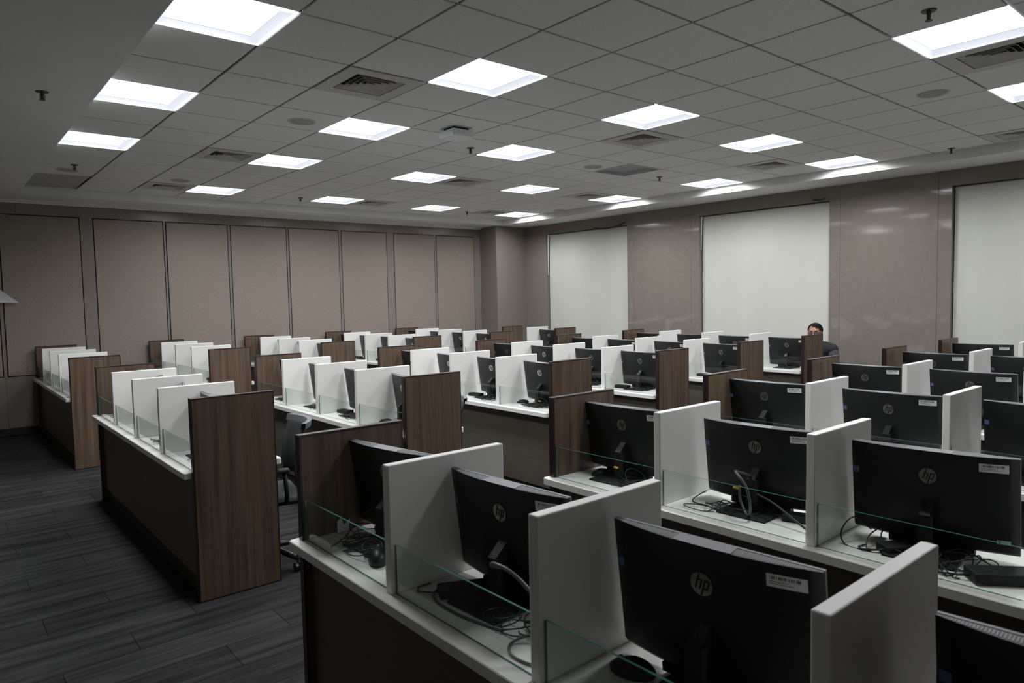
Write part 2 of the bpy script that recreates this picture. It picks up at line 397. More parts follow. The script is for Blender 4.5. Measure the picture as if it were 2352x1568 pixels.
# sprinklers
sk = thing('sprinkler', 'x', 'sprinkler')
part('cover_plate', MB().cyl((0, 0, -.006), .036, .006, 18, r2=.04), m_spr, sk)
part('stem', MB().cyl((0, 0, -.05), .009, .046, 10, r2=.012), m_spr, sk)
mb = MB().cyl((0, 0, -.056), .019, .003, 14)
mb.tube([(-.014, 0, -.02), (-.016, 0, -.04), (-.004, 0, -.053)], .0025, 5).tube([(.014, 0, -.02), (.016, 0, -.04), (.004, 0, -.053)], .0025, 5)
part('deflector', mb, m_spr, sk)
SK = [((4.57, 3.6), 'mid ceiling, in front of third light row'), ((4.54, 10.55), 'far, near the panelled wall'), ((9.69, 3.6), 'right of the unlit light panel'), ((4.52, -3.5), 'at upper right of photo, beside lit light'),
      ((11.8, -1.36), 'beside the window wall border'), ((9.74, 10.7), 'far corner, left of last light'), ((-.47, 8.8), 'beside the left bulkhead, near open hatch')]
for q, ((i, j), s_) in enumerate(SK):
    loc = (GX+.6*i, GY+.6*j, ZT); lab = 'small metal sprinkler head, '+s_
    if q == 0: sk.location = loc; sk['label'] = lab; sk['group'] = 'sprinkler heads'
    else: dup(sk, loc, 0, lab, 'sprinkler heads')
dup(sk, (.68, 5.62, ZB), 0, 'small metal sprinkler head on the plain left bulkhead', 'sprinkler heads')
# access point
ap = thing('wireless_access_point', 'white box shaped wireless access point with blue light on ceiling', 'router', (GX+.6*3.60, GY+.6*2.66, ZT), 0)
part('housing', MB().box(-.115, .115, -.115, .115, -.085, -.02, bev=.012, seg=3), m_sliver_housing, ap)
part('mount_plate', MB().box(-.08, .08, -.08, .08, -.02, 0), m_dark, ap)
part('status_light', MB().cyl((.03, .05, -.0862), .004, .0015, 10), m_led, ap)

# ------------------------------------------------------------------ benches
ZC, ZP = .757, 1.185
RX0, RP = 1.114, 1.40
BLK = {'A': (-.18, 4), 'B': (4.16, 4), 'C': (8.50, 4)}     # near end (low Y), seats
BN = {'A': 'front block', 'B': 'middle block', 'C': 'far block'}
RN = ['first row', 'second row', 'third row', 'fourth row', 'fifth row', 'sixth row']
SN = ['leftmost seat', 'second seat', 'third seat', 'rightmost seat']
TH = .036
def face_set(): return MB().box(.009, .474, -.0012, 0, .012, ZP-.010)
def make_bench(ns):
    L = .72*ns
    t = thing('desk_bench', 'x', 'desk')
    # worktop: nose in front of dividers, rounded corners
    x0, x1, y0, y1, rr = -.041, .53, TH, L+.012, .018
    poly = []
    for (cx, cy, a0) in ((x1-rr, y1-rr, 0), (x0+rr, y1-rr, 90), (x0+rr, y0+rr, 180), (x1-rr, y0+rr, 270)):
        for k in range(5):
            a = math.radians(a0+22.5*k); poly.append((cx+rr*math.cos(a), cy+rr*math.sin(a)))
    mb = MB(); mb.prism(poly, 'z', ZC-.038, ZC)
    es = [e for e in mb.bm.edges if abs(e.verts[0].co.z-e.verts[1].co.z) < 1e-6]
    bmesh.ops.bevel(mb.bm, geom=es, offset=.003, segments=1, affect='EDGES')
    # the top runs under the far panel's front edge only at the nose, so cut the slab short behind it
    part('worktop', mb, m_top, t)
    for yy in (0, L-TH):
        p = part('end_panel', MB().box(0, .483, yy, yy+TH, 0, ZP, bev=.0018), m_edge, t)
        part('wood_face', MB().box(.009, .474, yy-.0012, yy+.002, .008, ZP-.011), m_wood, p)
        part('wood_face', MB().box(.009, .474, yy+TH-.002, yy+TH+.0012, .008, ZP-.011), m_wood, p)
    for k in range(1, ns):
        yy = .72*k-TH/2
        part('divider', MB().box(.0, .483, yy, yy+TH, ZC, ZP, bev=.004, seg=2), m_white, t)
    for k in range(ns):
        a = .72*k+(TH+.004 if k == 0 else TH/2+.008); b = .72*(k+1)-(TH+.004 if k == ns-1 else TH/2+.003)
        gmb = MB().box(.015, .022, a, b, ZC+.0005, ZC+.165)
        for f in gmb.bm.faces:
            nrm = f.normal if f.normal.length else None
        gmb.bm.normal_update()
        for f in gmb.bm.faces:
            if abs(f.normal.x) < .5: f.material_index = 1
        part('glass_screen', gmb, [m_glass, m_gedge], t)
    for k in range(ns//2 if ns > 1 else 1):
        a = TH+ (L-2*TH)*k/(ns//2); b = TH+(L-2*TH)*(k+1)/(ns//2)
        part('modesty_panel', MB().box(.035, .053, a+.0015, b-.0015, .10, ZC-.038, bev=.001), m_mod, t)
    part('kickboard', MB().box(.05, .062, TH, L-TH, 0, .10), m_kick, t)
    return t
b4 = make_bench(4); b2 = make_bench(2); used4 = False
for B in 'ABC':
    for row in range(6):
        lab = 'white topped bench with walnut end panels, %s, %s' % (RN[row], BN[B])
        loc = (RX0+RP*row, BLK[B][0], 0)
        if B == 'C' and row == 5: b2.location = loc; b2['label'] = lab+', shorter'; b2['group'] = 'partitioned desk benches'; continue
        if not used4: b4.location = loc; b4['label'] = lab; b4['group'] = 'partitioned desk benches'; used4 = True
        else: dup(b4, loc, 0, lab, 'partitioned desk benches')
def seat_pos(B, row, s):     # s counted from the left in the picture (far end first)
    y0 = BLK[B][0]; ns = 2 if (B == 'C' and row == 5) else 4
    return RX0+RP*row, y0+.72*(ns-s)-.36
def where(B, row, s): 
    ns = 2 if (B == 'C' and row == 5) else 4
    nm = SN[s] if ns == 4 else ('leftmost seat', 'rightmost seat')[s]
    return '%s, %s, %s' % (nm, RN[row], BN[B])

# ------------------------------------------------------------------ all-in-one computers
def make_computer():
    t = thing('computer_monitor', 'x', 'monitor')
    W, H2, N = .27, .352, 18
    tilt = Matrix.Rotation(math.radians(7.5), 4, 'Y') 
    piv = Vector((.075, 0, .20))
    def TL(v):                                         # panel space (x: depth, y, z from panel bottom) to thing space
        v = Vector((v[0], v[1], v[2]-.17)); v = Matrix.Rotation(math.radians(-7.5), 4, 'Y') @ v
        return v+piv
    def thick(y): return .010+.030*(1-(abs(y)/W)**2.2)
    mb = MB(); rows = []
    for z in (0, .012, .09, H2-.006, H2):
        ins = .006 if z in (0,) else 0
        row = []
        for k in range(N+1):
            y = -W+2*W*k/N; tt = thick(y)*(1 if 0 < z < H2 else .93)+(.006 if z == .09 and abs(y) < .15 else 0)
            row.append(mb.bm.verts.new(TL((-tt+ins, y, z))))
        rows.append(row)
    for A, B_ in zip(rows, rows[1:]):
        for k in range(N): mb.bm.faces.new((A[k], A[k+1], B_[k+1], B_[k])).smooth = True
    front = [[mb.bm.verts.new(TL((.0, -W+2*W*k/N, z))) for k in range(N+1)] for z in (0, H2)]
    for k in range(N):
        mb.bm.faces.new((rows[0][k], rows[0][k+1], front[0][k+1], front[0][k]))
    for s_ in (0, N):
        mb.bm.faces.new([q[s_] for q in rows]+[front[1][s_], front[0][s_]])
    mb.bm.faces.new(front[0]+front[1][::-1])
    part('back_shell', mb, m_black, t)
    # top strip: two ventilated lengths and a plain middle
    for a, b, m, dz in ((-W, -.075, m_ventd, 0), (-.075, .075, m_vent, .0015), (.075, W, m_ventd, 0)):
        mb = MB(); n = 8; A1, B1 = [], []
        for k in range(n+1):
            y = a+(b-a)*k/n; tt = thick(y)
            A1.append(TL((-tt*.95, y, H2+dz+.0006))); B1.append(TL((-.004, y, H2+dz+.0006)))
        for k in range(n): mb.face([A1[k], A1[k+1], B1[k+1], B1[k]])
        if m is m_ventd:
            for k in range(34):
                y = a+(b-a)*(k+.5)/34; tt = thick(y)*.8
                if tt < .012: continue
                mb.face([TL((-tt, y-.0014, H2+.0012)), TL((-tt, y+.0014, H2+.0012)), TL((-.007, y+.0014, H2+.0012)), TL((-.007, y-.0014, H2+.0012))], 1)
        part('top_vent' if m is m_ventd else 'top_strip', mb, [m, m_vent], t)
    mb = MB()
    for y0, y1, z0, z1 in ((-W, -W+.006, 0, H2), (W-.006, W, 0, H2), (-W+.006, W-.006, H2-.006, H2), (-W+.006, W-.006, 0, .045)):
        P = [(x, y, z) for x in (0, .007) for y in (y0, y1) for z in (z0, z1)]; V = [mb.bm.verts.new(TL(p)) for p in P]
        for f in ((0,1,3,2),(4,6,7,5),(0,4,5,1),(2,3,7,6),(0,2,6,4),(1,5,7,3)): mb.bm.faces.new([V[q] for q in f])
    part('bezel', mb, m_vent, t)
    part('screen', MB().face([TL(p) for p in ((.0055, -W+.006, .045), (.0055, W-.006, .045), (.0055, W-.006, H2-.006), (.0055, -W+.006, H2-.006))]), m_screen, t)
    # speaker chin under the middle
    mb = MB(); P = [(x, y, z) for x in (-.034, -.004) for y in (-.14, .14) for z in (-.022, .002)]; V = [mb.bm.verts.new(TL(p)) for p in P]
    for f in ((0,1,3,2),(4,6,7,5),(0,4,5,1),(2,3,7,6),(0,2,6,4),(1,5,7,3)): mb.bm.faces.new([V[q] for q in f])
    part('chin', mb, m_blackr, t)
    # stand: flat plate, column, sloping arm into the shell
    part('stand_base', MB().box(-.115, .085, -.115, .115, 0, .009, bev=.003), m_blackr, t)
    part('stand_neck', MB().box(-.018, .004, -.024, .024, .009, .150, bev=.003), m_blackr, t)
    arm = MB()
    prof = [(-.020, .115), (-.020, .148), (.050, .208), (.060, .16), (.004, .115)]
    arm.prism(prof, 'y', -.017, .017)
    part('stand_arm', arm, m_black, t)
    # round badge with the letters h and p cut across it
    cz, cy, rad = .262, .0, .029
    xb = -.0445
    bm_ = MB(); ring = [TL((xb-.0012, cy+rad*math.cos(2*math.pi*k/32), cz+rad*math.sin(2*math.pi*k/32))) for k in range(32)]
    ring2 = [TL((xb+.002, cy+rad*math.cos(2*math.pi*k/32), cz+rad*math.sin(2*math.pi*k/32))) for k in range(32)]
    bm_.face(ring)
    for k in range(32): bm_.face([ring[k], ring[(k+1) % 32], ring2[(k+1) % 32], ring2[k]])
    badge = part('badge', bm_, m_chrome, t)
    # letters in badge space: u to the reader's right (reader looks along +x, so u = -y)
    lt = MB(); S = rad/1.0; sl = .32
    def q(pts):
        lt.face([TL((xb-.0018, cy-(u_+sl*v_)*S, cz+v_*S)) for u_, v_ in pts])
    st = .155
    def bar(u0, v0, v1): q([(u0, v0), (u0+st, v0), (u0+st, v1), (u0, v1)])
    bar(-.50, -.42, .93)                                  # h ascender runs to the rim
    bar(-.12, -.42, .34); q([(-.50+st, .30), (-.12+.02, .30), (-.12+st, .16), (-.12+st, .34), (-.20, .46), (-.50+st, .46)])
    bar(.17, -.93, .34)                                   # p descender runs to the rim
    bar(.55, -.30, .34); q([(.17+st, .30), (.55, .30), (.55+st, .34), (.47+st, .46), (.17, .46), (.17, .30)]); q([(.17+st, -.42), (.47+st, -.42), (.55+st, -.30), (.55, -.26), (.17+st, -.26)])
    part('lettering', lt, m_blackr, badge)
    # barcode sticker (upper corner), blue sticker (other edge), small rating label
    def patch(mb, yl, yr, zb, zt, off, mi):
        n = 4
        for k in range(n):
            a, b = yl+(yr-yl)*k/n, yl+(yr-yl)*(k+1)/n
            mb.face([TL((-thick(a)-off, a, zb)), TL((-thick(b)-off, b, zb)), TL((-thick(b)-off, b, zt)), TL((-thick(a)-off, a, zt))], mi)
    mb = MB(); y1_, y0_ = -.155, -.240
    patch(mb, y1_, y0_, H2-.052, H2-.022, .0012, 0)
    rb = random.Random(3); yy = -.162
    while yy > -.228:
        ww = rb.choice((.0012, .0018, .0028))
        mb.face([TL((-thick(yy)-.0018, yy, H2-.034)), TL((-thick(yy)-.0018, yy-ww, H2-.034)), TL((-thick(yy)-.0018, yy-ww, H2-.0262)), TL((-thick(yy)-.0018, yy, H2-.0262))], 1)
        yy -= ww+rb.choice((.0013, .0022, .0034))
    for zz, l in ((H2-.0395, .040), (H2-.0445, .052)):
        a, b = -.162, -.162-l; mb.face([TL((-thick(a)-.0018, a, zz)), TL((-thick(b)-.0019, b, zz)), TL((-thick(b)-.0019, b, zz+.0012)), TL((-thick(a)-.0018, a, zz+.0012))], 1)
    part('barcode_sticker', mb, [m_sticker, m_ink], t)
    mb = MB(); patch(mb, W-.004, W-.026, H2-.126, H2-.102, .0012, 0); part('blue_sticker', mb, m_blue, t)
    mb = MB(); patch(mb, -.205, -.245, .040, .055, .0012, 0); mb.face([TL((-thick(-.212)-.0026, -.210, .043)), TL((-thick(-.212)-.0026, -.217, .043)), TL((-thick(-.212)-.0026, -.217, .052)), TL((-thick(-.212)-.0026, -.210, .052))], 1)
    part('rating_label', mb, [m_pale, m_ink], t)
    return t
pc = make_computer(); pc['group'] = 'all in one computers'; usedpc = False
# (block, row, seat from left): left edge Y measured, yaw in degrees, extra depth
def deg(x): return math.radians(x)
PCS = []
YL = {('A',0): [2.665, 1.955, 1.206], ('A',1): [2.665, 1.900, 1.209], ('A',2): [2.665, 1.90, 1.180], ('A',3): [2.625, 1.915], ('A',4): [2.625, 1.915], ('A',5): [2.645, 1.91],
      ('B',0): [7.02, 6.30, 5.60, 4.85], ('B',1): [6.95, 6.26, 5.54, 4.86], ('B',2): [6.97, 6.24, 5.53, 4.835], ('B',3): [6.98, 6.29, 5.53, 4.85], ('B',4): [6.98, 6.30, 5.54, 4.82], ('B',5): [6.975, 6.21, 5.52, 4.78],
      ('C',0): [11.30, 10.60, 9.88, 9.18], ('C',1): [11.30, 10.60, 9.88, 9.17], ('C',2): [11.32, 10.62, 9.90, 9.18], ('C',3): [11.33, 10.62, 9.89, 9.18], ('C',4): [11.33, 10.62, 9.90, 9.20], ('C',5): [None, 9.19]}
YAW_ = {('A',0,0): 9, ('A',0,1): 3.3, ('A',0,2): 4.3, ('A',1,0): 3.3, ('A',1,1): 2.5, ('A',1,2): 5.5, ('A',2,0): 1, ('B',0,0): -22, ('B',0,1): -20, ('B',0,2): -16, ('B',0,3): 2, ('B',1,0): 8, ('B',1,1): 6, ('B',1,2): 5, ('B',1,3): -9, ('B',2,3): -4,
        ('C',1,0): -8, ('C',1,1): -6, ('C',1,2): -18, ('C',1,3): -12}
TINT = {}
def place_pc(B, row, s, yl, yaw, dx=.22):
    global usedpc
    X0 = RX0+RP*row; y = yl-.27*math.cos(deg(yaw)); x = X0+dx
    lab = 'black all-in-one computer seen from behind, '+where(B, row, s)
    if not usedpc: o = pc; usedpc = True; o.location = (x, y, ZC); o.rotation_euler = (0, 0, deg(yaw)); o['label'] = lab
    else: o = dup(pc, (x, y, ZC), deg(yaw), lab, 'all in one computers')
    return x, y
for (B, row), ys in YL.items():
    for s, yl in enumerate(ys):
        if yl is None: continue
        yaw = YAW_.get((B, row, s), R.uniform(-3, 4))
        PCS.append((B, row, s)+place_pc(B, row, s, yl, yaw))
# rightmost seat of the first row, its shell cut by the frame's corner
PCS.append(('A', 0, 3)+place_pc('A', 0, 3, .445, 4))
PCS.append(('A', 1, 3)+place_pc('A', 1, 3, .47, 3))
PCS.append(('A', 2, 2+1)+place_pc('A', 2, 3, .47, 3))
PCS.append(('A', 3, 2)+place_pc('A', 3, 2, 1.19, 3))

# ------------------------------------------------------------------ small things on the tops
def loops(seed, n, spread, hgt, m, rad=.0023, pts=26):
    q = random.Random(seed); mb = MB()
    for k in range(n):
        cx, cy = q.uniform(-spread*.3, spread*.3), q.uniform(-spread*.5, spread*.5)
        a, b = q.uniform(.03, spread*.55), q.uniform(.02, spread*.38); ph = q.uniform(0, 6.28); th = q.uniform(0, 3.1)
        P = []
        tot = q.uniform(1.1, 2.1)*math.pi
        for i in range(pts):
            t_ = i/(pts-1); an = ph+tot*t_
            x = a*math.cos(an)*(1+.25*math.sin(3*t_*3+ph)); y = b*math.sin(an)*(1+.3*math.cos(5*t_+ph))
            z = rad+.001+max(0, hgt*q.uniform(.97, 1.03)*math.sin(math.pi*t_)**2*(.2+.8*abs(math.sin(ph))))
            P.append((cx+x*math.cos(th)-y*math.sin(th), cy+x*math.sin(th)+y*math.cos(th), z))
        mb.tube(P, rad, 5)
    return mb.mesh('cable_tangle', m)
TG = [loops(s, 6, .17, .02+.012*(s % 3), m_cable) for s in (1, 2, 3, 4)]
TG.append(loops(9, 7, .20, .075, m_cable, .002))
def mouse_mesh():
    mb = MB(); mb.ell((0, 0, .012), .031, .055, .024, 18, 10)
    for v in mb.bm.verts:
        if v.co.z < .0: v.co.z = 0
        if v.co.y > .0: v.co.z *= 1-.25*(v.co.y/.055)
    return mb
ms = thing('computer_mouse', 'x', 'mouse'); part('shell', mouse_mesh(), m_black, ms, smooth=True)
part('scroll_wheel', MB().cyl((-.003, .028, .0275), .007, .006, 12, axis='x'), m_vent, ms)
ad = thing('power_adapter', 'x', 'power adapter'); part('brick', MB().box(-.036, .036, -.078, .078, 0, .030, bev=.006, seg=2), m_blackr, ad)
part('lead', MB().tube([(0, .078, .014), (.004, .10, .012), (.03, .135, .006), (.06, .13, .005), (.075, .09, .005)], .0028, 6), m_cable, ad)
part('lead', MB().tube([(0, -.078, .014), (-.004, -.095, .012), (.02, -.13, .006), (.05, -.15, .005)], .0035, 6), m_cable, ad)
proto = {'mouse': [ms, False], 'adapter': [ad, False]}
def small(kind, B, row, s, dx, dy, rz):
    x, y = seat_pos(B, row, s); lab = {'mouse': 'black mouse on white worktop, ', 'adapter': 'black power adapter brick on worktop, '}[kind]+where(B, row, s)
    grp = {'mouse': 'black mice behind the monitors', 'adapter': 'power adapter bricks on the worktops'}[kind]
    p = proto[kind]
    if not p[1]: p[1] = True; o = p[0]; o.location = (x+dx, y+dy, ZC); o.rotation_euler = (0, 0, rz); o['label'] = lab; o['group'] = grp
    else: o = dup(p[0], (x+dx, y+dy, ZC), rz, lab, grp)
    return o
def tangle(B, row, s, dx, dy, v, rz=0, extra=''):
    x, y = seat_pos(B, row, s)
    o = obj('cable_tangle', TG[v], None, (x+dx, y+dy, ZC), (0, 0, rz))
    return tag(o, ('%s black cables under computer, ' % ('rising loops of thin' if 'rising' in extra else 'flat tangle of thin'))+where(B, row, s)+extra.replace(' rising loops', ''), 'cable', 'cable tangles under the computers')
def cable(B, row, s, pts, rad, m, lab, name='cable'):
    x, y = seat_pos(B, row, s)
    # smooth the polyline (Catmull-Rom)
    P = [Vector(p) for p in pts]; Q = []
    for i in range(len(P)-1):
        a, b, c, e = P[max(i-1, 0)], P[i], P[i+1], P[min(i+2, len(P)-1)]
        for k in range(7):
            t_ = k/7; Q.append(.5*((2*b)+(c-a)*t_+(2*a-5*b+4*c-e)*t_*t_+(-a+3*b-3*c+e)*t_**3))
    Q.append(P[-1])
    return tag(part(name, MB().tube([(x+p.x, y+p.y, ZC+p.z) for p in Q], rad, 8), m), lab, 'cable')
def plug(B, row, s, dx, dy, dz, rz=0):
    x, y = seat_pos(B, row, s)
    o = part('cable_tie', MB().box(-.008, .008, -.012, .012, 0, .008, bev=.002), m_yellow, None, (x+dx, y+dy, ZC+dz), (.2, 0, rz))
    return tag(o, 'yellow band holding cables together, '+where(B, row, s), 'cable tie', 'yellow cable bands')

busy = {('A',0,0),('A',0,1),('A',0,2),('A',1,0),('A',1,1),('A',1,2)}
for (B, row, s, px, py) in PCS:
    if (B, row, s) in busy: continue
    if B == 'A' and row >= 2: continue                       # their tops are hidden behind nearer computers
    X0, yc = seat_pos(B, row, s)
    v = R.randrange(4)
    if B == 'B' and s >= 1: tangle(B, row, s, .15, py-yc-.02, 4, R.uniform(-1, 1), ' rising loops')
    tangle(B, row, s, .16+R.uniform(-.01, .02), py-yc-.07+R.uniform(-.04, .03), v, R.uniform(-.5, .5))
    k = R.random()
    if k < .55: small('adapter', B, row, s, .20, py-yc+.20, R.uniform(-.4, .5) if py-yc+.28 < .30 else .1)
    elif k < .8 and B != 'C': small('mouse', B, row, s, .20, py-yc+.19, R.uniform(-1, 1))
    if B == 'B' and s == 3 and row in (1, 2, 4): plug(B, row, s, .17, py-yc-.07, .045, R.uniform(-1, 1))
# first row, leftmost seat: wiry nest and a mouse by the divider
tangle('A', 0, 0, .16, .20, 4, .6); tangle('A', 0, 0, .09, .06, 1, .2, ' beside mouse'); small('mouse', 'A', 0, 0, .115, -.09, -.5).scale = (1.3, 1.3, 1.5)
cable('A', 0, 0, [(.10, .14, .004), (.12, .05, .004), (.10, -.02, .006), (.15, -.06, .02), (.19, .02, .02), (.17, .12, .004), (.10, .13, .004)], .0026, m_cable, 'black cable coil on the worktop, left of mouse, leftmost front seat')
cable('A', 0, 0, [(.05, .17, .003), (.13, .20, .02), (.20, .18, .10), (.24, .12, .12), (.22, .07, .03)], .0022, m_cable, 'thin black wire rising against front walnut panel')
tag(part('paper_tag', MB().prism([(0, 0), (.05, .004), (.058, .05), (.03, .03), (.018, .062), (.0, .05)], 'y', 0, .0006), m_paper, None, (RX0+.14, 2.636, ZC+.004)), 'torn scrap of white paper leaning against front walnut panel', 'paper')
# first row, second seat
small('adapter', 'A', 0, 1, .19, .20, 1.1).scale = (1.25, 1.1, .8)
tangle('A', 0, 1, .13, -.10, 1, .3); tangle('A', 0, 1, .17, -.19, 4, 1.2, ' beside divider')
cable('A', 0, 1, [(.17, .24, .02), (.11, .25, .01), (.08, .20, .004), (.075, .08, .004), (.09, -.02, .004), (.11, -.10, .006)], .0045, m_cableg, 'grey cable curving round the adapter, second seat, first row')
cable('A', 0, 1, [(.20, -.01, .14), (.13, -.03, .17), (.09, -.09, .205), (.09, -.17, .20), (.10, -.24, .16), (.12, -.29, .08)], .006, m_cableg, 'thick grey cable arching over computer stand, second seat, first row')
cable('A', 0, 1, [(.10, -.33, .004), (.05, -.30, .004), (.04, -.22, .004), (.08, -.17, .004), (.13, -.20, .02), (.14, -.30, .02)], .0042, m_cableg, 'grey cable loop lying beside the divider, second seat, first row')
# first row, third seat
small('mouse', 'A', 0, 2, .21, .225, .3).scale = (1.15, 1.15, 1.3)
tangle('A', 0, 2, .12, .05, 2, .4)
# second row
small('mouse', 'A', 1, 0, .22, .19, 1.3); tangle('A', 1, 0, .17, .0, 4, .2)
plug('A', 1, 0, .16, .03, .075, .4)
for k, (a, b) in enumerate(((.10, .12), (.05, .09), (-.02, .06), (-.06, .10))):
    pass
tangle('A', 1, 1, .16, .14, 0, .5); tangle('A', 1, 1, .17, -.02, 4, 2.0, ' beside stand')
small('adapter', 'A', 1, 1, .25, -.20, .35)
cable('A', 1, 1, [(.27, .28, .03), (.22, .30, .012), (.16, .28, .003), (.15, .20, .003), (.13, .12, .004), (.16, .05, .006)], .0026, m_cable, 'thin black wire looping out left, third column, second row')
cable('A', 1, 1, [(.22, .02, .16), (.14, .04, .19), (.10, .01, .19), (.09, -.04, .14), (.10, -.05, .05), (.14, -.01, .01), (.17, .04, .06), (.18, .05, .12)], .006, m_cableg, 'thick grey cable looping over computer stand, second seat, second row')
plug('A', 1, 1, .15, .05, .11, .9)
cable('A', 1, 1, [(.17, -.04, .10), (.16, -.12, .08), (.14, -.20, .05), (.12, -.28, .02), (.10, -.31, .01)], .005, m_cable, 'black cable running down to divider, second seat, second row')
cable('A', 1, 2, [(.27, .25, .03), (.19, .28, .09), (.13, .30, .05), (.11, .28, .003), (.10, .20, .003), (.13, .12, .02), (.12, .07, .02), (.12, .05, .035)], .0028, m_cable, 'thin black wire looping out left of computer, third seat, second row')
cable('A', 1, 2, [(.25, .20, .06), (.15, .21, .04), (.10, .19, .004), (.13, .15, .004), (.19, .18, .05), (.25, .17, .07)], .0026, m_cable, 'second thin black wire crossing the first, third seat, second row')
small('adapter', 'A', 1, 2, .19, .11, 1.0); tangle('A', 1, 2, .16, -.10, 1, .8); tangle('A', 1, 2, .15, -.03, 3, 1.8, ' beside stand')
small('adapter', 'A', 1, 2, .14, -.22, .7).scale = (1.3, 1.3, 1.3)
plug('A', 1, 2, .19, .02, .05, .5)
# fix duplicate labels on the doubled adapters
o = part('cable_connector', MB().box(-.011, .011, -.02, .02, 0, .010, bev=.002).box(-.007, .007, -.034, -.02, .002, .008, bev=.001), m_grille, None, (RX0+RP+.25, 1.12, ZC), (0, 0, .9))
tag(o, 'small white cable connector on the worktop, third seat, second row, front block', 'connector')
o = part('cable_connector', MB().box(-.011, .011, -.02, .02, 0, .010, bev=.002).box(-.007, .007, .02, .034, .002, .008, bev=.001), m_grille, None, (RX0+RP+.235, 1.045, ZC), (0, 0, 1.3))
tag(o, 'second small white connector, nearer the computer stand, third seat, second row', 'connector')
# papers
tag(part('paper_sheet', MB().box(-.07, .07, -.10, .10, 0, .002), m_paper, None, (RX0+2*RP+.15, BLK['B'][0]+.50, ZC), (0, 0, .5)), 'white paper sheet on worktop beside computer, rightmost seat, third row, middle block', 'paper')
tag(part('paper_sheet', MB().box(-.05, .05, -.09, .09, 0, .003), m_paper, None, (RX0+5*RP+.17, BLK['B'][0]+.47, ZC), (0, 0, .3)), 'white paper sheet on worktop before the seated person', 'paper')

# ------------------------------------------------------------------ chairs
def make_chair():
    t = thing('office_chair', 'x', 'chair')              # faces -x, back at +x
    mb = MB(); n = 10
    mb.box(-.24, .22, -.24, .24, .43, .49, bev=.03, seg=3); part('seat', mb, m_chair, t, smooth=True)
    mb = MB(); G = []
    for j in range(9):
        z = .56+.36*j/8; row = []
        for k in range(n+1):
            y = -.22+.44*k/n; x = .24+.03*math.sin(math.pi*j/8)*-1+.05*(j/8)-.07*(y/.22)**2
            row.append((mb.bm.verts.new((x, y, z)), mb.bm.verts.new((x+.012, y, z))))
        G.append(row)
    for A, B_ in zip(G, G[1:]):
        for k in range(n):
            mb.bm.faces.new((A[k][0], B_[k][0], B_[k+1][0], A[k+1][0])); mb.bm.faces.new((A[k][1], A[k+1][1], B_[k+1][1], B_[k][1]))
    for k in range(n):
        mb.bm.faces.new((G[0][k][0], G[0][k+1][0], G[0][k+1][1], G[0][k][1])); mb.bm.faces.new((G[-1][k][0], G[-1][k][1], G[-1][k+1][1], G[-1][k+1][0]))
    for j in range(8):
        mb.bm.faces.new((G[j][0][0], G[j][0][1], G[j+1][0][1], G[j+1][0][0])); mb.bm.faces.new((G[j][n][0], G[j+1][n][0], G[j+1][n][1], G[j][n][1]))
    bk = part('backrest', mb, m_chair, t, smooth=True)
    mb = MB()
    for k in range(n):
        def P(y, z, o_): 
            return (.296-.07*(y/.22)**2+o_, y, z)
        y0, y1 = -.235+.47*k/n, -.235+.47*(k+1)/n
        for (za, zb, oa, ob) in ((.905, .945, -.012, -.004), (.945, .945, -.004, .026), (.945, .905, .026, .018)):
            mb.face([P(y0, za, oa), P(y1, za, oa), P(y1, zb, ob), P(y0, zb, ob)])
    part('top_rail', mb, m_cframe, bk)
    part('back_support', MB().box(.22, .27, -.03, .03, .40, .66, bev=.008), m_cframe, t)
    for s_ in (-1, 1):
        part('armrest', MB().tube([(.10, s_*.25, .45), (.10, s_*.29, .52), (.09, s_*.29, .66)], .014, 8).box(-.14, .12, s_*.29-.03, s_*.29+.03, .66, .685, bev=.01, seg=2), m_blackr, t)
    part('gas_column', MB().cyl((0, 0, .10), .028, .32, 14), m_metal, t)
    mb = MB()
    for k in range(5):
        a = 2*math.pi*k/5+.3; mb.tube([(0, 0, .115), (.14*math.cos(a), .14*math.sin(a), .105), (.27*math.cos(a), .27*math.sin(a), .085)], .02, 8)
    part('star_base', mb, m_cast, t)
    for k in range(5):
        a = 2*math.pi*k/5+.3; x, y = .28*math.cos(a), .28*math.sin(a)
        part('caster', MB().cyl((-.024, 0, 0), .028, .018, 14, axis='x').cyl((.006, 0, 0), .028, .018, 14, axis='x').cyl((0, 0, .0), .008, .06, 8), m_cast, t, (x, y, .028), (0, 0, a+1.2))
    return t
ch = make_chair(); ch['group'] = 'black office chairs'
ch.location = (1.63, 4.50, 0); ch.rotation_euler = (0, 0, deg(-12)); ch['label'] = 'black office chair behind first row of middle block, by its walnut panel'
dup(ch, (2.97, 4.60, 0), deg(-6), 'black office chair behind second row of middle block, edge showing past panel', 'black office chairs')
dup(ch, (8.93, 4.53, 0), deg(4), 'black office chair under the seated person', 'black office chairs')

# ------------------------------------------------------------------ the seated person
def capsules(lst, infl=0, vox=.008, name='body', m=None):
    mb = MB()
    for a, ra, b, rb in lst:
        a, b = Vector(a), Vector(b); n = max(2, int((b-a).length/(min(ra, rb)*.45))+1)
        for k in range(n+1):
            t_ = k/n; p = a.lerp(b, t_); rr = ra+(rb-ra)*t_+infl; mb.ell(p, rr, rr, rr, 14, 8)
    me = mb.mesh(name+'_src', m); o = bpy.data.objects.new('tmp', me); C.objects.link(o)
    md = o.modifiers.new('r', 'REMESH'); md.mode = 'VOXEL'; md.voxel_size = vox; md.use_smooth_shade = True
    md2 = o.modifiers.new('s', 'SMOOTH'); md2.iterations = 4; md2.factor = .5
    dg = bpy.context.evaluated_depsgraph_get(); nm = bpy.data.meshes.new_from_object(o.evaluated_get(dg)); nm.name = name
    bpy.data.objects.remove(o); nm.materials.clear(); nm.materials.append(m)
    return nm
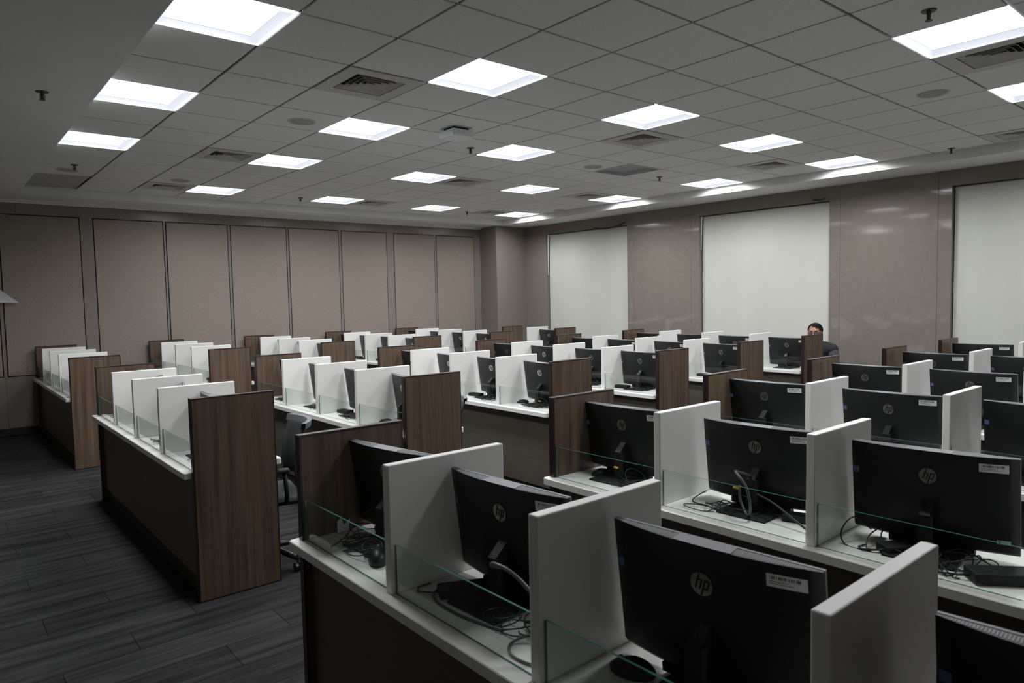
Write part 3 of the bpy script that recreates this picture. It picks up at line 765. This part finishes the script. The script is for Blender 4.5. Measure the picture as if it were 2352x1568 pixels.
pe = thing('person', 'person with short black hair and spectacles, dark sweater, seated behind computer', 'person', (9.0, 4.44, 0), 0)
hx, hz = -.10, 1.175      # head centre, local; faces -x and a little towards -y
torso = [((.06, 0, .56), .15, (.03, 0, .75), .135), ((.03, 0, .75), .14, (-.01, 0, .93), .145), ((-.01, -.10, .965), .085, (-.01, .10, .965), .085), ((-.01, -.16, .965), .066, (-.01, .16, .965), .066)]
arms = []; hands = []
for s_ in (-1, 1):
    sh, el, wr_ = (-.01, s_*.195, .955), (-.08, s_*.255, .70), (-.33, s_*.17, .80)
    arms += [(sh, .062, el, .046), (el, .046, wr_, .030)]
    hands += [(wr_, .027, (-.39, s_*.155, .795), .030)]
    for f, (dy, l) in enumerate(((-.024, .062), (-.008, .072), (.008, .068), (.024, .052))):
        b0 = (-.40, s_*.155+dy, .795); b1 = (-.40-l*.6, s_*.155+dy*1.15, .800); b2_ = (-.40-l, s_*.155+dy*1.2, .783)
        hands += [(b0, .0085, b1, .0078), (b1, .0078, b2_, .0068)]
    hands += [((-.35, s_*.13, .795), .011, (-.385, s_*.108, .785), .009)]
legs = []; feet = []
for s_ in (-1, 1):
    hip, kn, an = (.04, s_*.10, .55), (-.36, s_*.12, .52), (-.30, s_*.12, .09)
    legs += [(hip, .095, kn, .065), (kn, .062, an, .042)]; feet += [(an, .042, (-.42, s_*.12, .045), .036)]
neck = [((-.02, 0, 1.0), .060, (-.075, 0, 1.09), .055)]
head = [((hx+.015, 0, hz+.035), .083, (hx+.012, 0, hz+.012), .083), ((hx-.018, -.004, hz-.05), .058, (hx-.018, -.004, hz-.075), .046), ((hx-.02, 0, hz+.01), .070, (hx-.025, 0, hz-.03), .062),
        ((hx-.088, 0, hz-.004), .010, (hx-.105, 0, hz-.030), .014), ((hx-.078, -.020, hz-.066), .010, (hx-.078, .020, hz-.066), .010),
        ((hx+.012, -.083, hz), .014, (hx+.012, -.081, hz-.03), .012), ((hx+.012, .083, hz), .014, (hx+.012, .081, hz-.03), .012), ((hx-.075, -.03, hz+.026), .012, (hx-.075, .03, hz+.026), .012)]
body = obj('body', capsules(torso+arms+hands+legs+feet+neck+head, 0, .0065, 'body', m_skin), pe)
obj('sweater', capsules(torso+[((-.01, -.19, .955), .066, (-.01, .19, .955), .066)], .014, .011, 'sweater', m_vest), pe)
obj('shirt', capsules([a for a in arms]+[((-.015, 0, 1.0), .066, (-.03, 0, 1.035), .060)], .010, .010, 'shirt', m_shirt), pe)
obj('trousers', capsules(legs+[((.06, 0, .56), .15, (.06, 0, .60), .15)], .010, .013, 'trousers', m_trou), pe)
obj('shoes', capsules(feet, .010, .010, 'shoes', m_cast), pe)
hb = MB(); hb.ell((hx+.018, 0, hz+.038), .099, .094, .095, 24, 16)
rm = [v for v in hb.bm.verts if (v.co.x < hx-.045+.02*math.sin(40*v.co.y) and v.co.z < hz+.075+.35*v.co.y) or v.co.z < hz-.04 or (v.co.x < hx+.0 and v.co.z < hz+.02)]
bmesh.ops.delete(hb.bm, geom=rm, context='VERTS')
hair = part('hair', hb, m_hair, pe, smooth=True)
gl = MB()
for s_ in (-1, 1):
    gl.tube([(hx-.100, s_*.033+.024*math.cos(a*math.pi/6), hz+.002+.015*math.sin(a*math.pi/6)) for a in range(13)], .0018, 6)
    gl.tube([(hx-.100, s_*.057, hz+.006), (hx-.05, s_*.085, hz+.006), (hx+.012, s_*.092, hz+.004)], .0016, 6)
gl.tube([(hx-.100, -.010, hz+.006), (hx-.104, 0, hz+.009), (hx-.100, .010, hz+.006)], .0016, 6)
sp_ = part('spectacles', gl, m_blackr, pe)
for s_ in (-1, 1):
    part('lens', MB().cyl((hx-.1005, s_*.033, hz+.002), .017, .001, 16, axis='x'), m_gls, sp_)
    part('eye', MB().ell((hx-.082, s_*.032, hz+.004), .010, .013, .009, 12, 8), m_paper, pe)
    part('eyebrow', MB().box(hx-.094, hx-.084, s_*.033-.018, s_*.033+.018, hz+.026, hz+.032, bev=.002), m_hair, pe)
pe.rotation_euler = (0, 0, deg(14))

# ------------------------------------------------------------------ paper hanging at the left edge
pp = MB(); pp.face([(0, 0, 0), (.30, -.10, -.02), (.0, -.02, .26)]); pp.face([(0, 0, 0), (.30, -.10, -.02), (.0, -.10, -.01)]); pp.face([(0, 0, 0), (0, -.02, .26), (-.3, 0, .3), (-.3, 0, -.1)])
o = part('wall_notice', pp, m_paper, None, (.665, YF-.02, 1.80))
tag(o, 'white folded paper notice curling off the panelled wall at left edge', 'paper')

# make labels of repeated small things unique where one seat holds two of them
seen = {}
for o in C.objects:
    if o.parent or 'label' not in o: continue
    l = o['label']
    if l in seen: o['label'] = l.replace(' on worktop', ' near divider').replace(' on white worktop', ' near divider')
    seen[l] = 1
